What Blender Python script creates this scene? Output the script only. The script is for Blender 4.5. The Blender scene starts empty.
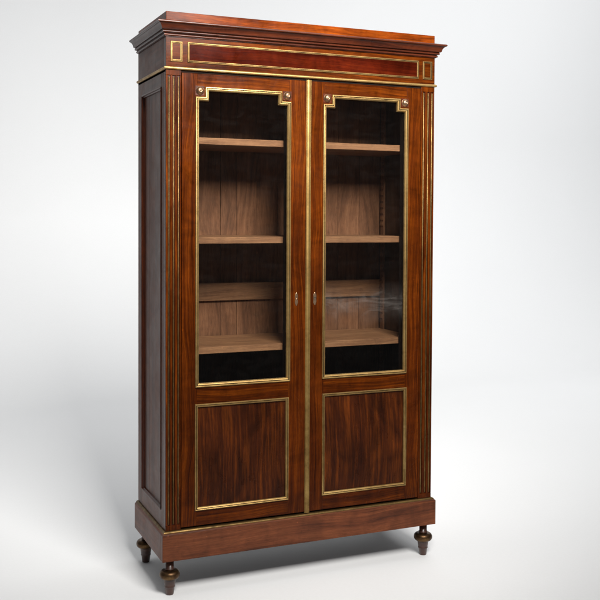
import bpy, bmesh, math, random
from mathutils import Vector, Matrix
random.seed(11)
S = bpy.context.scene
C = S.collection
PI = math.pi
# overall sizes in metres (front plane of the carcase is y = 0, left edge x = 0)
W, D, H = 1.158, 0.429, 2.200
ZB, ZT, ZM = 0.137, 0.2376, 1.985      # plinth underside, plinth face top, underside of frieze astragal
ZD0, ZD1 = 0.2570, 1.9760              # doors

# ------------------------------------------------------------------ materials
def new_mat(name):
    m = bpy.data.materials.new(name); m.use_nodes = True
    nt = m.node_tree; nt.nodes.clear()
    out = nt.nodes.new('ShaderNodeOutputMaterial')
    return m, nt, out
def N(nt, t, **kw):
    n = nt.nodes.new(t)
    for k, v in kw.items():
        if k in n.inputs: n.inputs[k].default_value = v
        else: setattr(n, k, v)
    return n
def noise(nt, vec, sc, scale=1.0, detail=4.0, rough=.55, dist=0.0, loc=(0,0,0)):
    mp = N(nt, 'ShaderNodeMapping'); mp.inputs['Scale'].default_value = sc; mp.inputs['Location'].default_value = loc
    nt.links.new(vec, mp.inputs['Vector'])
    n = N(nt, 'ShaderNodeTexNoise'); n.inputs['Scale'].default_value = scale; n.inputs['Detail'].default_value = detail
    n.inputs['Roughness'].default_value = rough; n.inputs['Distortion'].default_value = dist
    nt.links.new(mp.outputs['Vector'], n.inputs['Vector'])
    return n.outputs['Fac']
def ramp(nt, fac, stops):
    r = N(nt, 'ShaderNodeValToRGB'); e = r.color_ramp.elements
    while len(e) < len(stops): e.new(.5)
    for i, (p, c) in enumerate(stops):
        e[i].position = p; e[i].color = (c[0], c[1], c[2], 1) if len(c) == 3 else c
    nt.links.new(fac, r.inputs['Fac'])
    return r.outputs['Color']
def maprange(nt, fac, a, b, c, d):
    r = N(nt, 'ShaderNodeMapRange'); nt.links.new(fac, r.inputs['Value'])
    for i, v in zip((1,2,3,4), (a,b,c,d)): r.inputs[i].default_value = v
    return r.outputs['Result']
def math_(nt, op, a, b):
    m = N(nt, 'ShaderNodeMath', operation=op)
    for i, v in enumerate((a, b)):
        if isinstance(v, (int, float)): m.inputs[i].default_value = v
        else: nt.links.new(v, m.inputs[i])
    return m.outputs[0]
def scale_col(nt, col, f):
    v = N(nt, 'ShaderNodeVectorMath', operation='SCALE')
    nt.links.new(col, v.inputs[0]); nt.links.new(f, v.inputs['Scale'])
    return v.outputs[0]

def wood(name, dark, mid, light, figure=(1.3, 16), dist=.7, contrast=1.0, rough=(.24, .42), coat=.5, coat_rough=.14, pores=.55, ribbon=.22, bump=.05, spec=.5, fine=.4, rbs=(9, 5)):
    m, nt, out = new_mat(name)
    uv = N(nt, 'ShaderNodeUVMap').outputs['UV']
    # the grain wanders a little: shift the cross-grain coordinate by a slow noise along it
    wn = noise(nt, uv, (1.6, .9, 1), 1, 2, .5, 0, (21, 3, 0))
    sp = N(nt, 'ShaderNodeSeparateXYZ'); nt.links.new(uv, sp.inputs[0])
    vv = math_(nt, 'ADD', sp.outputs['Y'], math_(nt, 'MULTIPLY', math_(nt, 'SUBTRACT', wn, .5), .09))
    cb = N(nt, 'ShaderNodeCombineXYZ'); nt.links.new(sp.outputs['X'], cb.inputs['X']); nt.links.new(vv, cb.inputs['Y'])
    uv = cb.outputs[0]
    a1 = noise(nt, uv, (figure[0], figure[1], 1), 1, 7, .62, dist)
    a2 = noise(nt, uv, (figure[0]*2.3, figure[1]*4.2, 1), 1, 5, .65, dist*.5, (2, 8, 0))
    a = math_(nt, 'ADD', math_(nt, 'MULTIPLY', a1, 1-fine), math_(nt, 'MULTIPLY', a2, fine))
    f = noise(nt, uv, (9, 420, 1), 1, 4, .7, .1)
    p = noise(nt, uv, (38, 1100, 1), 1, 2, .5, 0, (3, 7, 0))
    rb = noise(nt, uv, (rbs[0], rbs[1], 1), 1, 3, .55, 1.6, (9, 2, 0))
    lg = noise(nt, uv, (1.1, 3.5, 1), 1, 3, .6, .5, (5, 1, 0))
    col = ramp(nt, a, [(max(0, .5 - .13 / contrast), dark), (.49, mid), (min(1, .5 + .15 / contrast), light)])
    k = maprange(nt, f, .32, .68, .74, 1.22)
    k = math_(nt, 'MULTIPLY', k, maprange(nt, p, .34, .46, 1 - pores * .7, 1.0))
    k = math_(nt, 'MULTIPLY', k, maprange(nt, rb, .3, .7, 1 - ribbon, 1 + ribbon))
    k = math_(nt, 'MULTIPLY', k, maprange(nt, lg, .3, .7, .80, 1.18))
    # rubbed and bruised spots in the old polish
    tc = N(nt, 'ShaderNodeTexCoord').outputs['Object']
    sc1 = noise(nt, tc, (14, 14, 11), 1, 6, .75, .8, (1, 5, 2))
    k = math_(nt, 'MULTIPLY', k, maprange(nt, sc1, .30, .42, .72, 1.0))
    bru = noise(nt, tc, (55, 55, 48), 1, 2, .4, .3, (7, 5, 2))
    k = math_(nt, 'MULTIPLY', k, maprange(nt, bru, .74, .79, 1.0, 1.7))
    col = scale_col(nt, col, k)
    b = N(nt, 'ShaderNodeBsdfPrincipled')
    nt.links.new(col, b.inputs['Base Color'])
    rg = math_(nt, 'ADD', maprange(nt, lg, .3, .7, rough[0], rough[1]), math_(nt, 'MULTIPLY', math_(nt, 'SUBTRACT', sc1, .5), .35))
    nt.links.new(rg, b.inputs['Roughness'])
    b.inputs['Coat Weight'].default_value = coat; b.inputs['Coat Roughness'].default_value = coat_rough
    b.inputs['Specular IOR Level'].default_value = spec
    bp = N(nt, 'ShaderNodeBump'); bp.inputs['Strength'].default_value = bump; bp.inputs['Distance'].default_value = .002
    mixh = math_(nt, 'ADD', math_(nt, 'MULTIPLY', f, .6), math_(nt, 'MULTIPLY', a, .8))
    nt.links.new(mixh, bp.inputs['Height'])
    nt.links.new(bp.outputs[0], b.inputs['Normal'])
    und = noise(nt, tc, (9, 9, 5), 1, 2, .5, 0)
    bp2 = N(nt, 'ShaderNodeBump'); bp2.inputs['Strength'].default_value = .15; bp2.inputs['Distance'].default_value = .004
    nt.links.new(und, bp2.inputs['Height']); nt.links.new(bp2.outputs[0], b.inputs['Coat Normal'])
    nt.links.new(b.outputs[0], out.inputs[0])
    return m

M = {}
M['mahogany'] = wood('mahogany', (.014,.0025,.0005), (.053,.0098,.0008), (.132,.0285,.0018), figure=(1.1, 34), dist=.6, contrast=.85, rough=(.18,.28), coat=0, spec=.10, ribbon=.26, fine=.5)
M['mahogany_top'] = wood('mahogany_top', (.050,.0085,.001), (.120,.0210,.0018), (.200,.042,.003), figure=(2.6, 26), dist=1.4, rough=(.18,.28), coat=0, spec=.08)
M['mahogany_red'] = wood('mahogany_red', (.017,.0018,.0006), (.036,.0036,.0010), (.056,.0070,.0014), figure=(1.2, 32), dist=.4, rough=(.16,.24), coat=0, spec=.05, ribbon=.30)
M['mahogany_plinth'] = wood('mahogany_plinth', (.050,.0135,.0050), (.105,.0290,.0100), (.160,.048,.017), figure=(1.5, 30), dist=.8, rough=(.36,.5), coat=.04, coat_rough=.25, spec=.2)
M['mahogany_flame'] = wood('mahogany_flame', (.014,.0030,.0010), (.032,.0068,.0013), (.098,.0225,.0024), figure=(2.0, 24), dist=.8, contrast=.8, ribbon=.45, rough=(.26,.38), coat=.05, coat_rough=.2, spec=.12, fine=.6, rbs=(4, 6))
M['mahogany_side'] = wood('mahogany_side', (.052,.0135,.006), (.094,.0260,.0105), (.140,.042,.016), figure=(1.0, 18), rough=(.38,.5), coat=.05, coat_rough=.28, ribbon=.2, spec=.19)
M['mahogany_dark'] = wood('mahogany_dark', (.022,.0045,.0018), (.050,.010,.003), (.090,.019,.005), figure=(1.2, 40), rough=(.28,.4), coat=.1, spec=.22)
M['turned'] = wood('turned_mahogany', (.024,.009,.005), (.050,.017,.009), (.085,.029,.014), rough=(.3,.45), coat=.25)
M['oak'] = wood('oak', (.125,.056,.026), (.195,.094,.044), (.265,.138,.068), figure=(2.2, 40), dist=1.0, rough=(.6,.75), coat=0, pores=.5, ribbon=.10, bump=.12, spec=.25)
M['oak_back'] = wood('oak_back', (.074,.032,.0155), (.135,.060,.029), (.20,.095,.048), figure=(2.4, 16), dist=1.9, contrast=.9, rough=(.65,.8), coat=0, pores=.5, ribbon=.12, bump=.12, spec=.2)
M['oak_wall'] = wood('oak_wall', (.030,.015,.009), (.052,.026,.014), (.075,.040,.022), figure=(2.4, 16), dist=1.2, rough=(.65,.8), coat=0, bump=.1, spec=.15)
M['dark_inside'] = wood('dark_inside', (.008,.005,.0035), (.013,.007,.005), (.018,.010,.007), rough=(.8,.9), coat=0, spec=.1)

def brass(name, c1, c2, r0, r1, tarn=.5):
    m, nt, out = new_mat(name)
    tc = N(nt, 'ShaderNodeTexCoord').outputs['Object']
    a = noise(nt, tc, (28, 28, 28), 1, 5, .65, .4)
    g = noise(nt, tc, (5, 5, 7), 1, 3, .5, .3, (4, 4, 4))
    t = math_(nt, 'ADD', math_(nt, 'MULTIPLY', a, .5), math_(nt, 'MULTIPLY', g, .5))
    col = ramp(nt, t, [(.30, tuple(x * .5 for x in c1)), (.45, c1), (.62, c2)])
    b = N(nt, 'ShaderNodeBsdfPrincipled')
    nt.links.new(col, b.inputs['Base Color']); b.inputs['Metallic'].default_value = .92
    nt.links.new(maprange(nt, t, .35, .6, r1, r0), b.inputs['Roughness'])
    fine = noise(nt, tc, (70, 70, 70), 1, 3, .6, 0)
    bp = N(nt, 'ShaderNodeBump'); bp.inputs['Strength'].default_value = .18; bp.inputs['Distance'].default_value = .0012
    nt.links.new(fine, bp.inputs['Height']); nt.links.new(bp.outputs[0], b.inputs['Normal'])
    nt.links.new(b.outputs[0], out.inputs[0])
    return m
M['brass'] = brass('aged_brass', (.30,.185,.066), (.54,.350,.130), .38, .55)
M['brass_warm'] = brass('rubbed_brass', (.25,.150,.048), (.44,.280,.095), .40, .55)
M['brass_dull'] = brass('dull_brass', (.15,.088,.030), (.30,.185,.064), .45, .62)
M['brass_flute'] = brass('grimed_brass', (.115,.068,.025), (.23,.142,.050), .42, .58)
M['brass_groove'] = brass('groove_brass', (.15,.095,.038), (.26,.175,.075), .4, .55)
M['bronze'] = brass('rubbed_bronze', (.060,.032,.016), (.200,.115,.048), .32, .5)
M['boss'] = brass('worn_bronze_boss', (.26,.150,.085), (.48,.32,.20), .28, .42)
M['patina'] = brass('dark_patina', (.045,.030,.016), (.10,.070,.035), .55, .7)

def black_mat():
    m, nt, out = new_mat('keyhole_black')
    b = N(nt, 'ShaderNodeBsdfPrincipled'); b.inputs['Base Color'].default_value = (.006,.005,.004,1); b.inputs['Roughness'].default_value = .8
    nt.links.new(b.outputs[0], out.inputs[0]); return m
M['black'] = black_mat()

def glass_mat(name, reflection_z):
    m, nt, out = new_mat(name)
    tc = N(nt, 'ShaderNodeTexCoord').outputs['Object']
    tr = N(nt, 'ShaderNodeBsdfTransparent'); tr.inputs[0].default_value = (.90,.895,.88,1)
    gl = N(nt, 'ShaderNodeBsdfGlossy'); gl.inputs['Roughness'].default_value = .015; gl.inputs['Color'].default_value = (.85,.87,.88,1)
    fr = N(nt, 'ShaderNodeFresnel'); fr.inputs['IOR'].default_value = 1.22
    wav = noise(nt, tc, (3, 3, 2.2), 1, 2, .5, .4)
    bp = N(nt, 'ShaderNodeBump'); bp.inputs['Strength'].default_value = .03; bp.inputs['Distance'].default_value = .01
    nt.links.new(wav, bp.inputs['Height'])
    nt.links.new(bp.outputs[0], gl.inputs['Normal'])
    mx = N(nt, 'ShaderNodeMixShader'); nt.links.new(fr.outputs[0], mx.inputs[0])
    nt.links.new(tr.outputs[0], mx.inputs[1]); nt.links.new(gl.outputs[0], mx.inputs[2])
    # thin dusty film on the old pane; the right one adds a painted reflection
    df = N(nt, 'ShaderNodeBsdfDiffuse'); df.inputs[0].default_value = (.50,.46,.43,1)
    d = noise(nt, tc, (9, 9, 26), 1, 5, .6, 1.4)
    dust_refl = maprange(nt, d, .45, .75, .0005, .0025)
    if reflection_z:  # cloudy reflection painted as a pale diffuse band at this height
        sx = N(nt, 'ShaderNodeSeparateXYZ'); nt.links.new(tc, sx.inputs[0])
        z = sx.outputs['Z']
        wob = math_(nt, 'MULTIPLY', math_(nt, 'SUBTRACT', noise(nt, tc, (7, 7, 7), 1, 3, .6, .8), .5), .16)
        dz = math_(nt, 'ABSOLUTE', math_(nt, 'ADD', math_(nt, 'SUBTRACT', z, reflection_z), wob), 0)
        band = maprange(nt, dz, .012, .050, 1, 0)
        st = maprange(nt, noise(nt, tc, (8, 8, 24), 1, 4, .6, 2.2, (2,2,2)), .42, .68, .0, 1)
        refl_haze = maprange(nt, dz, .015, .085, .012, 0)
        dust_refl = math_(nt, 'ADD', math_(nt, 'ADD', dust_refl, refl_haze), math_(nt, 'MULTIPLY', math_(nt, 'MULTIPLY', band, st), .036))
    m2 = N(nt, 'ShaderNodeMixShader'); nt.links.new(dust_refl, m2.inputs[0])
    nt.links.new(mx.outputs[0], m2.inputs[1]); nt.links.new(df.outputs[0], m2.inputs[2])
    nt.links.new(m2.outputs[0], out.inputs[0])
    return m
M['glass_left'] = glass_mat('old_glass', 0)
M['glass_right'] = glass_mat('old_glass_painted_reflection', 1.085)

def paper(name, c):
    m, nt, out = new_mat(name)
    tc = N(nt, 'ShaderNodeTexCoord').outputs['Object']
    a = noise(nt, tc, (.5, .5, .5), 1, 4, .5, 0)
    g = noise(nt, tc, (90, 90, 90), 1, 2, .5, 0)
    k = math_(nt, 'MULTIPLY', maprange(nt, a, .3, .7, .985, 1.01), maprange(nt, g, .3, .7, .99, 1.01))
    rgb = N(nt, 'ShaderNodeRGB'); rgb.outputs[0].default_value = (*c, 1)
    b = N(nt, 'ShaderNodeBsdfPrincipled'); nt.links.new(scale_col(nt, rgb.outputs[0], k), b.inputs['Base Color'])
    b.inputs['Roughness'].default_value = .75; b.inputs['Specular IOR Level'].default_value = .2
    nt.links.new(b.outputs[0], out.inputs[0]); return m
M['paper'] = paper('studio_paper', (.795,.802,.808))

# ------------------------------------------------------------------ mesh helpers
class MB:
    """collects faces with uv; build() links them as one mesh object"""
    def __init__(s):
        s.bm = bmesh.new(); s.uv = s.bm.loops.layers.uv.new('UVMap')
    def face(s, vs, uvs, mi=0, smooth=False):
        try: f = s.bm.faces.new(vs)
        except ValueError: return None
        f.material_index = mi; f.smooth = smooth
        for l, t in zip(f.loops, uvs): l[s.uv].uv = t
        return f
    def box(s, x0, x1, y0, y1, z0, z1, grain='z', mi=0):
        ou, ov = random.uniform(0, 50), random.uniform(0, 50)
        P = [(x, y, z) for x in (x0, x1) for y in (y0, y1) for z in (z0, z1)]
        V = [s.bm.verts.new(p) for p in P]
        g = 'xyz'.index(grain)
        def uv(p):
            o = [i for i in range(3) if i != g]
            return (p[g] + ou, p[o[0]] + p[o[1]] + ov)
        for q in ((0,1,3,2), (4,6,7,5), (0,4,5,1), (2,3,7,6), (0,2,6,4), (1,5,7,3)):
            s.face([V[i] for i in q], [uv(P[i]) for i in q], mi)
    def rings(s, rings, closed_path, closed_prof, mi=0, smooth=False, caps=False, wrap=False):
        """rings: list of lists of points; quads between; u runs along path"""
        ou, ov = random.uniform(0, 50), random.uniform(0, 50)
        n, m = len(rings), len(rings[0])
        V = [[s.bm.verts.new(p) for p in r] for r in rings]
        pu = [0]
        for i in range(1, n + 1): pu.append(pu[-1] + (Vector(rings[i % n][0]) - Vector(rings[i - 1][0])).length)
        pv = [0]
        for j in range(1, m + 1): pv.append(pv[-1] + (Vector(rings[0][j % m]) - Vector(rings[0][j - 1])).length)
        for i in range(n if closed_path else n - 1):
            for j in range(m if closed_prof else m - 1):
                a, b, c, d = V[i][j], V[(i+1) % n][j], V[(i+1) % n][(j+1) % m], V[i][(j+1) % m]
                uvs = [(pu[i]+ou, pv[j]+ov), (pu[i+1]+ou, pv[j]+ov), (pu[i+1]+ou, pv[j+1]+ov), (pu[i]+ou, pv[j+1]+ov)]
                if wrap: uvs = [(b_, a_) for a_, b_ in uvs]
                s.face([a, b, c, d], uvs, mi[j] if isinstance(mi, (list, tuple)) else mi, smooth)
        if caps:
            for r in (V[0], V[-1]): s.face(list(r), [(v.co.x + ou, v.co.z + ov) for v in r], mi)
    def loop_frame(s, poly, prof, plane='xz', base=0.0, mi=0):
        """mitred moulding round a rectilinear closed polygon (counter-clockwise); prof = (inward, proud)"""
        n = len(poly); rings = []
        for i in range(n):
            p0, p1, p2 = Vector(poly[i-1]), Vector(poly[i]), Vector(poly[(i+1) % n])
            d1, d2 = (p1 - p0).normalized(), (p2 - p1).normalized()
            n1, n2 = Vector((-d1.y, d1.x)), Vector((-d2.y, d2.x))
            r = []
            for (w, h) in prof:
                q = p1 + (n1 + n2) * w
                if plane == 'xz': r.append((q.x, base - h, q.y))
                else: r.append((base - h, q.x, q.y))
            rings.append(r)
        s.rings(rings, True, False, mi)
    def sweep(s, prof, mi=0, y1=None, smooth=False):
        """moulding round left side, front and right side of the carcase; prof = (outset, z)"""
        y1 = D if y1 is None else y1
        rings = []
        for k in range(4):
            r = []
            for (o, z) in prof:
                r.append([(-o, y1, z), (-o, -o, z), (W + o, -o, z), (W + o, y1, z)][k])
            rings.append(r)
        s.rings(rings, False, False, mi, smooth)
    def lathe(s, prof, cx, cy, seg=40, axis='z', cz=0, mi=0):
        rings = []
        for k in range(seg):
            a = 2 * PI * k / seg
            if axis == 'z': rings.append([(cx + r * math.cos(a), cy + r * math.sin(a), z) for r, z in prof])
            else: rings.append([(cx + r * math.cos(a), cy - h, cz + r * math.sin(a)) for r, h in prof])
        s.rings(rings, True, False, mi, True, wrap=True)
    def build(s, name, mats, parent=None, bevel=0.0, label=None, recalc=True):
        bmesh.ops.remove_doubles(s.bm, verts=[v for v in s.bm.verts if False], dist=1e-6)
        if recalc: bmesh.ops.recalc_face_normals(s.bm, faces=s.bm.faces)
        me = bpy.data.meshes.new(name); s.bm.to_mesh(me); s.bm.free()
        for m in (mats if isinstance(mats, (list, tuple)) else [mats]): me.materials.append(M[m])
        o = bpy.data.objects.new(name, me); C.objects.link(o)
        if parent is not None: o.parent = parent
        if bevel:
            b = o.modifiers.new('Bevel', 'BEVEL'); b.width = bevel; b.segments = 2; b.limit_method = 'ANGLE'; b.angle_limit = math.radians(50)
        if label: o['label'] = label
        return o

def arc(cx, cz, r, a0, a1, n=6):
    return [(cx + r * math.cos(math.radians(a0 + (a1 - a0) * i / n)), cz + r * math.sin(math.radians(a0 + (a1 - a0) * i / n))) for i in range(n + 1)]

# ------------------------------------------------------------------ the bookcase
root = bpy.data.objects.new('bookcase', None); C.objects.link(root)
root['label'] = 'tall mahogany bookcase with two glazed doors, brass mouldings and turned feet'
root['category'] = 'bookcase'

# --- top: blocking course and cornice
b = MB(); b.box(.0005, W-.0005, .0005, D, 2.164, H, 'x')
b.build('top_board', 'mahogany_top', root, .0015)
prof = [(-.01, 2.107), (.0040, 2.107), (.0040, 2.1085)]
prof += arc(.0060, 2.1122, .0034, -75, 75, 6) + [(.0066, 2.1164), (.0060, 2.1180), (.0078, 2.1190)]
prof += arc(.0122, 2.1232, .0036, -75, 75, 6) + [(.0136, 2.1276), (.0130, 2.1290), (.0175, 2.1296), (.0196, 2.1302), (.0208, 2.1318)]
prof += [(.0212, 2.1340), (.0222, 2.1380), (.0240, 2.1425), (.0270, 2.1470), (.0305, 2.1500), (.0312, 2.1512), (.0340, 2.1516)]
prof += [(.0368, 2.1530), (.0382, 2.1555), (.0380, 2.1580), (.0364, 2.1600), (.0330, 2.1615), (.0, 2.1665), (-.01, 2.1665)]
b = MB(); b.sweep(prof); b.build('cornice', 'mahogany_dark', root)

# --- frieze
fr = MB()
fr.box(0, W, 0, .030, 1.9965, 2.107, 'x')
fr.box(0, .022, .030, D, 1.9965, 2.107, 'y', 1); fr.box(W-.022, W, .030, D, 1.9965, 2.107, 'y', 1)
frieze = fr.build('frieze', ['mahogany', 'mahogany_side'], root, .0008)
BR = [(0, -.002), (0, .0022), (.0012, .0034), (.0034, .0036), (.0042, .0010), (.0054, .0010), (.0060, .0032), (.0076, .0030), (.0088, .0012), (.0090, -.002)]
BRM = [0, 0, 0, 1, 1, 1, 0, 0, 0]
def rect(x0, x1, z0, z1): return [(x0, z0), (x1, z0), (x1, z1), (x0, z1)]
for (x0, x1, mt) in ((.0172, .0635, 'mahogany'), (.0828, 1.0803, 'mahogany_red'), (1.0998, 1.1450, 'mahogany')):
    z0, z1 = 2.0150, 2.0908
    b = MB(); b.box(x0+.006, x1-.006, -.0012, .002, z0+.006, z1-.006, 'x'); b.build('inlay_panel', mt, frieze)
    b = MB(); b.loop_frame(rect(x0, x1, z0, z1), BR, mi=BRM); b.build('brass_moulding', ['brass_dull', 'patina'], frieze)
b = MB()
b.sweep([(-.01, ZM), (.0035, ZM)] + [(.0035 + .0042*math.sin(math.radians(a)), 1.9905 - .0052*math.cos(math.radians(a))) for a in range(10, 171, 20)] + [(.0035, 1.9962), (-.01, 1.9964)])
b.build('brass_astragal', 'brass', root)
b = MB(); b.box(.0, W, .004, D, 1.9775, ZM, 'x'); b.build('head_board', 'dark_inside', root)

# --- plinth
pl = MB(); o = .0155
pl.box(-o, W+o, -o, .012, ZB, ZT, 'x')
pl.box(-o, .010, .012, D, ZB, ZT, 'y', 1); pl.box(W-.010, W+o, .012, D, ZB, ZT, 'y', 1)
plinth = pl.build('plinth', ['mahogany_plinth', 'mahogany_side'], root, .0015)
b = MB()
b.sweep([(-.02, ZT+.0003), (.0150, ZT+.0003), (.0152, ZT+.0016), (.0140, ZT+.0030), (.0120, ZT+.0036), (.0100, ZT+.0050)], 0)
b.sweep([(.0100, ZT+.0050), (.0094, ZT+.0075), (.0080, ZT+.0100), (.0050, ZT+.0118), (.0030, ZT+.0122), (-.02, ZT+.0124)], 1)
b.build('plinth_moulding', ['mahogany_plinth', 'brass_flute'], plinth)
b = MB(); b.box(.010, W-.010, .012, D, ZB+.01, ZB+.03, 'x'); b.build('underside_board', 'dark_inside', plinth)

# --- feet
FI = .0228
def foot(x, y):
    f = MB()
    f.lathe([(0, 0), (.0140, 0), (.0152, .0015), (.0186, .0275), (.0196, .0285), (.0208, .0305), (.0208, .0335), (.0198, .0355), (.0208, .040), (.0236, .0585), (.0240, .0610),
             (.0230, .0620), (.0180, .0630), (.0160, .0930), (.0168, .0960), (.0190, .0985), (.0190, .1010), (.0160, .1030), (.0158, .1365), (0, .1365)], 0, 0, 48)
    o = f.build('foot', 'turned', root); o.location = (x, y, 0)
    r = MB()
    pr = [(.0165, .0600), (.0270, .0605)] + [(.0215 + .0178*math.sin(math.radians(a))**.85, .0775 - .0170*math.cos(math.radians(a))) for a in range(20, 165, 9)] + [(.0240, .0940), (.0165, .0950)]
    r.lathe(pr, 0, 0, 48)
    rr = r.build('ring', 'bronze', o)
    return o
for (x, y) in ((FI, FI), (W-FI, FI), (FI, D-.0385), (W-FI, D-.0385)): foot(x, y)

# --- pilasters with brass flutes
for side, x0, x1, xs in ((0, 0, .0590, (.0125, .0307, .0495)), (1, W-.0640+.0005, W, (1.1080, 1.1290, 1.1475))):
    z0, z1, gw = .2690, 1.9640, .0046
    zb, zt = ZT+.0126, 1.9773 + .0075
    p = MB()
    p.box(x0, x1, .0055, .030, zb, zt, 'z')
    p.box(x0, x1, 0, .0055, zb, z0, 'z'); p.box(x0, x1, 0, .0055, z1, zt, 'z')
    edges = [x0] + [e for x in xs for e in (x-gw, x+gw)] + [x1]
    for q in range(0, 8, 2): p.box(edges[q], edges[q+1], .0002, .0055, z0, z1, 'z')
    pil = p.build('pilaster', 'mahogany', root, .0011)
    for x in xs:
        g = MB()
        g.box(x-gw+.0002, x+gw-.0002, .0048, .0054, z0+.0002, z1-.0002, 'z', 1)
        rr = []
        for z in (z0+.004, z0+.006, z1-.007, z1-.005):
            k = .6 if z in (z0+.004, z1-.005) else 1.0
            rr.append([(x + .0029*k*math.cos(a), .0048 - .0042*k*math.sin(a), z) for a in [PI*i/8 for i in range(9)]])
        g.rings(rr, False, False, 0, True)
        g.build('brass_flute', ['brass_flute', 'mahogany_dark'], pil)

# --- sides
def side_panel(x_out, sgn):
    """sgn=+1: the left side (outer face at x_out, thickness towards +x)"""
    def bx(mb, a, c, y0, y1, z0, z1, g, mi=0):
        xa, xb = x_out + sgn*a, x_out + sgn*c
        mb.box(min(xa, xb), max(xa, xb), y0, y1, z0, z1, g, mi)
    z0, z1 = ZT+.0126, ZM-.0002
    s = MB()
    bx(s, 0, .022, .030, .0640, z0, z1, 'z'); bx(s, 0, .022, .3680, D, z0, z1, 'z')
    bx(s, 0, .022, .0640, .3680, 1.928, z1, 'y'); bx(s, 0, .022, .0640, .3680, z0, .3140, 'y')
    sd = s.build('side_frame', 'mahogany_side', root, .001)
    q = MB()
    bx(q, .0095, .020, .0640, .1880, .3140, 1.928, 'z'); bx(q, .0100, .020, .1884, .2840, .3140, 1.928, 'z'); bx(q, .0095, .020, .2844, .3680, .3140, 1.928, 'z')
    q.build('side_panel', 'mahogany_side', sd)
    t = MB()
    pr = [(0, .0022), (.0022, .0030), (.0045, .0024), (.0062, -.001), (.0078, -.003), (.0098, -.0042), (.0120, -.0095)]
    poly = rect(.0640, .3680, .3140, 1.928)
    n = len(poly); rings = []
    for i in range(n):
        p0, p1, p2 = Vector(poly[i-1]), Vector(poly[i]), Vector(poly[(i+1) % n])
        d1, d2 = (p1-p0).normalized(), (p2-p1).normalized()
        nn = Vector((-d1.y, d1.x)) + Vector((-d2.y, d2.x))
        rings.append([(x_out - sgn*h, (p1+nn*w).x, (p1+nn*w).y) for w, h in pr])
    t.rings(rings, True, False)
    t.build('panel_moulding', 'mahogany_dark', sd)
side_panel(0, 1); side_panel(W, -1)

# --- inside
XI0, XI1 = .0430, 1.1150
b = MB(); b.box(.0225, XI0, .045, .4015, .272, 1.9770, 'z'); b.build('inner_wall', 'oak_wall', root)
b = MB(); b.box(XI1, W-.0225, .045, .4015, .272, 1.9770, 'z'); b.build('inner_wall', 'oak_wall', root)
b = MB()
xs = [.0225, .118, .226, .3494, .423, .512, .612, .700, .812, .905, 1.012, W-.0225]
for i in range(len(xs)-1):
    g = .0011 if i in (2, 3, 7, 9) else .0004
    g = .0004 if i == 3 and False else g
    b.box(xs[i]+g, xs[i+1]-g, .4020 + random.uniform(0, .0012), .412, ZT+.013, 1.9770, 'z')
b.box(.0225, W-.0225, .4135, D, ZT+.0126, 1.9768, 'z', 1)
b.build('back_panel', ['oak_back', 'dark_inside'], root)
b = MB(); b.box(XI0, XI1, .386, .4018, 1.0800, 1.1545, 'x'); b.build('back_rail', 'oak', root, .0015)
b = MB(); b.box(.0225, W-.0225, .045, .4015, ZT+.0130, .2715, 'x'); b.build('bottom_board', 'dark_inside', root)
for zt in (1.7415, 1.3590, .9318):
    b = MB(); b.box(XI0+.002, XI1-.002, .052, .3850 if zt < 1 else .4000, zt-.0260, zt, 'x')
    b.build('shelf', 'oak', root, .0016)
# notched shelf racks at the four corners of the inside
def rack(x0, x1, y0, y1, tooth):
    r = MB(); r.box(x0, x1, y0, y1, .2720, 1.9765, 'z')
    z = .42
    while z < 1.93:
        if all(abs(z - (zt-.013)) > .035 for zt in (1.7415, 1.3590, .9318)):
            r.box(tooth[0], tooth[1], y0+.003, y1-.003, z, z+.019, 'y')
        z += .028
    r.build('shelf_rack', 'oak_back', root)
rack(XI1-.009, XI1-.0005, .345, .372, (XI1-.012, XI1-.0092)); rack(XI0+.0005, XI0+.009, .345, .372, (XI0+.0092, XI0+.012))

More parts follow.
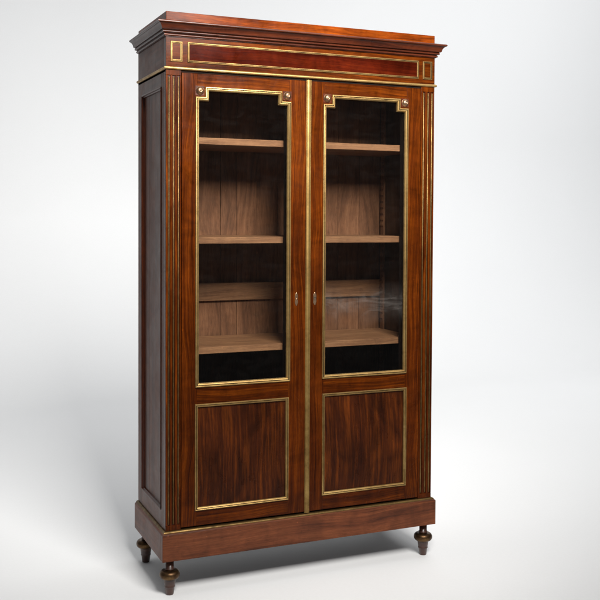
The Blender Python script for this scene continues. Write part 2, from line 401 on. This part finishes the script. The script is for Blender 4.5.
# --- doors
GP = [(-.0005, -.002), (-.0005, .0030), (.0010, .0050), (.0036, .0054), (.0050, .0042), (.0056, .0012), (.0068, .0012), (.0074, .0046), (.0092, .0048), (.0120, .0026), (.0142, -.0008), (.0150, -.004), (.0150, -.010)]
GM = [0, 0, 0, 0, 1, 1, 1, 0, 0, 0, 0, 1]
PP = [(0, -.002), (0, .0030), (.0012, .0050), (.0036, .0052), (.0046, .0044), (.0052, .0012), (.0062, .0012), (.0068, .0046), (.0086, .0046), (.0112, .0022), (.0130, -.0012), (.0132, -.006)]
PM = [0, 0, 0, 0, 1, 1, 1, 0, 0, 0, 1]
TH = .034
def door(x0, x1, gx0, gx1, px0, px1, pz1, glass, strip, esc_x, keyhole, lab):
    d = MB()
    gz0, gz1, nt_ = .7875, 1.9278, .0385
    a = .0065                                            # brass overlaps the wood this much
    ox0, ox1, oz0, oz1 = gx0+a, gx1-a, gz0+a, gz1-a
    e = .0
    d.box(x0, ox0, 0, TH, ZD0, ZD1, 'z'); d.box(ox1, x1, 0, TH, ZD0, ZD1, 'z')
    d.box(ox0+e, ox1-e, .0002, TH, oz1, ZD1, 'x')
    d.box(ox0, ox1, .0002, TH, pz1-.008, oz0, 'x')
    d.box(ox0, ox1, .0002, TH, ZD0, .3145+.008, 'x')
    d.box(ox0, ox0+nt_, .0003, TH, oz1-nt_, oz1, 'z'); d.box(ox1-nt_, ox1, .0003, TH, oz1-nt_, oz1, 'z')
    dr = d.build('door', 'mahogany', root, .0009, lab)
    # black rebate strips behind the glass
    r = MB(); rb = .006
    r.box(ox0-.0, ox0+rb, .018, TH+.010, oz0, oz1-nt_-.001, 'z'); r.box(ox1-rb, ox1, .018, TH+.010, oz0, oz1-nt_-.001, 'z')
    r.build('glazing_bead', 'dark_inside', dr)
    g = MB(); g.box(ox0+.0004, ox1-.0004, .0115, .0145, oz0+.0004, oz1-nt_-.0004, 'z')
    g.box(ox0+nt_+.0004, ox1-nt_-.0004, .0115, .0145, oz1-nt_-.0004, oz1-.0004, 'z')
    # merge the two rectangles into one clean notched pane
    g.bm.free(); g = MB()
    X0, X1, Z0, Z1, n_ = ox0+.0004, ox1-.0004, oz0+.0004, oz1-.0004, nt_
    P = [(X0, Z0), (X1, Z0), (X1, Z1-n_), (X1-n_, Z1-n_), (X1-n_, Z1), (X0+n_, Z1), (X0+n_, Z1-n_), (X0, Z1-n_)]
    F = [g.bm.verts.new((x, .0115, z)) for x, z in P]; Bk = [g.bm.verts.new((x, .0140, z)) for x, z in P]
    g.face(F, P); g.face(Bk[::-1], P[::-1])
    for i in range(8): j = (i+1) % 8; g.face([F[i], F[j], Bk[j], Bk[i]], [P[i], P[j], P[j], P[i]])
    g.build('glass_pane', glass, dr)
    poly = [(gx0, gz0), (gx1, gz0), (gx1, gz1-nt_), (gx1-nt_, gz1-nt_), (gx1-nt_, gz1), (gx0+nt_, gz1), (gx0+nt_, gz1-nt_), (gx0, gz1-nt_)]
    m = MB(); m.loop_frame(poly, GP, mi=GM); m.build('glass_moulding', ['brass', 'patina'], dr)
    # flame veneered lower panel
    p = MB(); p.box(px0+.004, px1-.004, .0045, .020, .3145+.004, pz1-.004, 'z'); p.build('lower_panel', 'mahogany_flame', dr)
    m = MB(); m.loop_frame(rect(px0, px1, .3145, pz1), PP, mi=PM); m.build('panel_moulding', ['brass', 'brass_groove'], dr)
    # turned brass rosettes in the notched corners
    for rx in (gx0+.0165, gx1-.0165):
        rs = MB()
        rs.box(rx-.0178, rx+.0178, -.0012, .0006, 1.9125-.0178, 1.9125+.0178, 'x', 1)
        rs.lathe([(.0162, -.0008), (.0164, .0022), (.0158, .0034), (.0150, .0034), (.0142, .0060), (.0122, .0092), (.0094, .0116), (.0064, .0130), (.0046, .0132), (.0036, .0122), (.0026, .0134), (.0010, .0141), (.0001, .0142)], rx, 0, 32, 'y', 1.9125)
        rs.build('rosette', ['boss', 'mahogany_dark'], dr)
    # escutcheon: a small pointed oval plate
    es = MB(); zc = 1.1125
    outl = []
    for k in range(40):
        t = 2*PI*k/40
        w = .0070 * abs(math.sin(t))**.9 * (1 + .14*math.cos(6*t)) * (1 if math.sin(t) >= 0 else -1)
        outl.append((esc_x + w, zc + .0262*math.cos(t)))
    rings = []
    for (k, h) in ((1, -.001), (1, .0012), (.86, .0024), (.45, .0026)):
        rings.append([(esc_x + (x-esc_x)*k, -h, zc + (z-zc)*k) for x, z in outl])
    es.rings(rings, False, True, 0, False)
    vs = [es.bm.verts.new((esc_x + (x-esc_x)*.45, -.0026, zc + (z-zc)*.45)) for x, z in outl]
    es.face(vs, [(0,0)]*len(vs), 0)
    if keyhole:
        for (cx_, cz_, rx_, rz_) in ((esc_x, zc+.0035, .0031, .0034), (esc_x, zc-.0035, .0016, .0062)):
            vs = [es.bm.verts.new((cx_+rx_*math.cos(2*PI*k/20), -.0029 - (.0001 if rz_ > .005 else 0), cz_+rz_*math.sin(2*PI*k/20))) for k in range(20)]
            es.face(vs, [(0,0)]*20, 1)
    else:
        es.lathe([(.0042, .0024), (.0036, .0040), (.0015, .0052), (.0001, .0054)], esc_x, 0, 20, 'y', zc)
    es.build('escutcheon', ['boss', 'black'], dr)
    if strip:
        s_ = MB(); xa, xb = strip; w = (xb-xa)
        pr = [(0, 0), (0, .0030), (.0010, .0036), (.0022, .0036), (.0030, .0030)] + [(w/2 - (w/2-.0034)*math.cos(PI*i/12), .0030 + .0026*math.sin(PI*i/12)) for i in range(13)] + [(w-.0030, .0030), (w-.0022, .0036), (w-.0010, .0036), (w, .0030), (w, 0)]
        rings = [[(xa+px, -h-.0004, z) for px, h in pr] for z in (ZD0-.004, .62, 1.1, 1.55, ZD1+.004)]
        s_.rings(rings, False, True, caps=True)
        s_.build('brass_astragal', 'brass_warm', dr)
    return dr
door(.0612, .5715, .1152, .5052, .1140, .5004, .7235, 'glass_left', None, .5316, False, 'left glazed door with a plain boss on its small escutcheon')
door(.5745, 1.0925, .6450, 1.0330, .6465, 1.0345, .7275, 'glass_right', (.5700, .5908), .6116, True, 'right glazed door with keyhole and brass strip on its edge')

# ------------------------------------------------------------------ setting: seamless paper
YB, R, X0, X1, YF = 3.6, 2.4, -10.0, 12.0, -4.2
f = MB()
v = [f.bm.verts.new(p) for p in ((X0, YF, 0), (X1, YF, 0), (X1, YB, 0), (X0, YB, 0))]; f.face(v, [(0,0)]*4)
fl = f.build('floor', 'paper', None, recalc=False); fl['kind'] = 'structure'; fl['label'] = 'seamless pale grey studio floor under the bookcase'
w = MB(); pts = [(YB + R*math.sin(math.radians(a)), R - R*math.cos(math.radians(a))) for a in range(0, 91, 3)] + [(YB+R, 7.0)]
rows = [[w.bm.verts.new((x, y, z)) for x in (X0, X1)] for y, z in pts]
for i in range(len(rows)-1): w.face([rows[i][0], rows[i][1], rows[i+1][1], rows[i+1][0]], [(0,0)]*4, 0, True)
bd = w.build('backdrop', 'paper', None, recalc=False); bd['kind'] = 'structure'; bd['label'] = 'seamless off-white studio backdrop curving up behind the bookcase'

# ------------------------------------------------------------------ lights
def area(name, loc, target, size, power, col=(1,1,1), size_y=None):
    l = bpy.data.lights.new(name, 'AREA'); l.energy = power; l.color = col; l.size = size
    if size_y: l.shape = 'RECTANGLE'; l.size_y = size_y
    o = bpy.data.objects.new(name, l); C.objects.link(o); o.location = loc
    o.rotation_euler = (Vector(target) - Vector(loc)).to_track_quat('-Z', 'Y').to_euler()
    return o
k = area('key_softbox', (.36, -2.35, 3.25), (.56, 0, 2.08), 1.3, 86, (1.0, .975, .94)); k.data.spread = math.radians(84)
area('added_overhead_fill', (2.8, .4, 5.0), (2.8, .2, 0), 3.0, 66, (1, .998, .995))  # added unseen lamp, brightens the floor from above right
area('added_overhead_fill', (-1.0, 1.2, 5.0), (-1.0, .8, 0), 3.0, 34, (1, .998, .995))  # second added unseen lamp, evens out the floor on the left
b1 = area('added_backdrop_fill', (5.4, .9, 6.2), (6.6, 6.0, 2.0), 4.2, 220, (1, 1, 1)); b1.data.spread = math.radians(140)  # added unseen lamp to brighten the right of the backdrop
b2 = area('added_backdrop_fill', (-1.2, .9, 6.6), (-1.4, 6.0, 4.4), 4.2, 84, (1, 1, 1)); b2.data.spread = math.radians(140)  # added unseen lamp to brighten the left of the backdrop
wd = bpy.data.worlds.new('World'); S.world = wd; wd.use_nodes = True
wd.node_tree.nodes['Background'].inputs[0].default_value = (.95, .97, 1, 1)
wd.node_tree.nodes['Background'].inputs[1].default_value = .12

# ------------------------------------------------------------------ camera (solved from the photograph's perspective)
cam = bpy.data.cameras.new('camera'); co = bpy.data.objects.new('camera', cam); C.objects.link(co)
f_, cy_, pt, rl, yw = 945.9732, 245.3213, -.0296, .0051, .4072
fw = Vector((math.sin(yw)*math.cos(pt), math.cos(yw)*math.cos(pt), math.sin(pt)))
rt = Vector((math.cos(yw), -math.sin(yw), 0)); up = rt.cross(fw)
rt, up = rt*math.cos(rl) + up*math.sin(rl), up*math.cos(rl) - rt*math.sin(rl)
co.matrix_world = Matrix(((rt.x, up.x, -fw.x, -.9385), (rt.y, up.y, -fw.y, -3.4426), (rt.z, up.z, -fw.z, 1.4367), (0, 0, 0, 1)))
cam.sensor_width = 36; cam.lens = f_/600*36; cam.shift_y = (cy_-300)/600
cam.clip_start = .05; cam.clip_end = 100
S.camera = co
S.view_settings.view_transform = 'Standard'; S.view_settings.look = 'None'; S.view_settings.exposure = 0
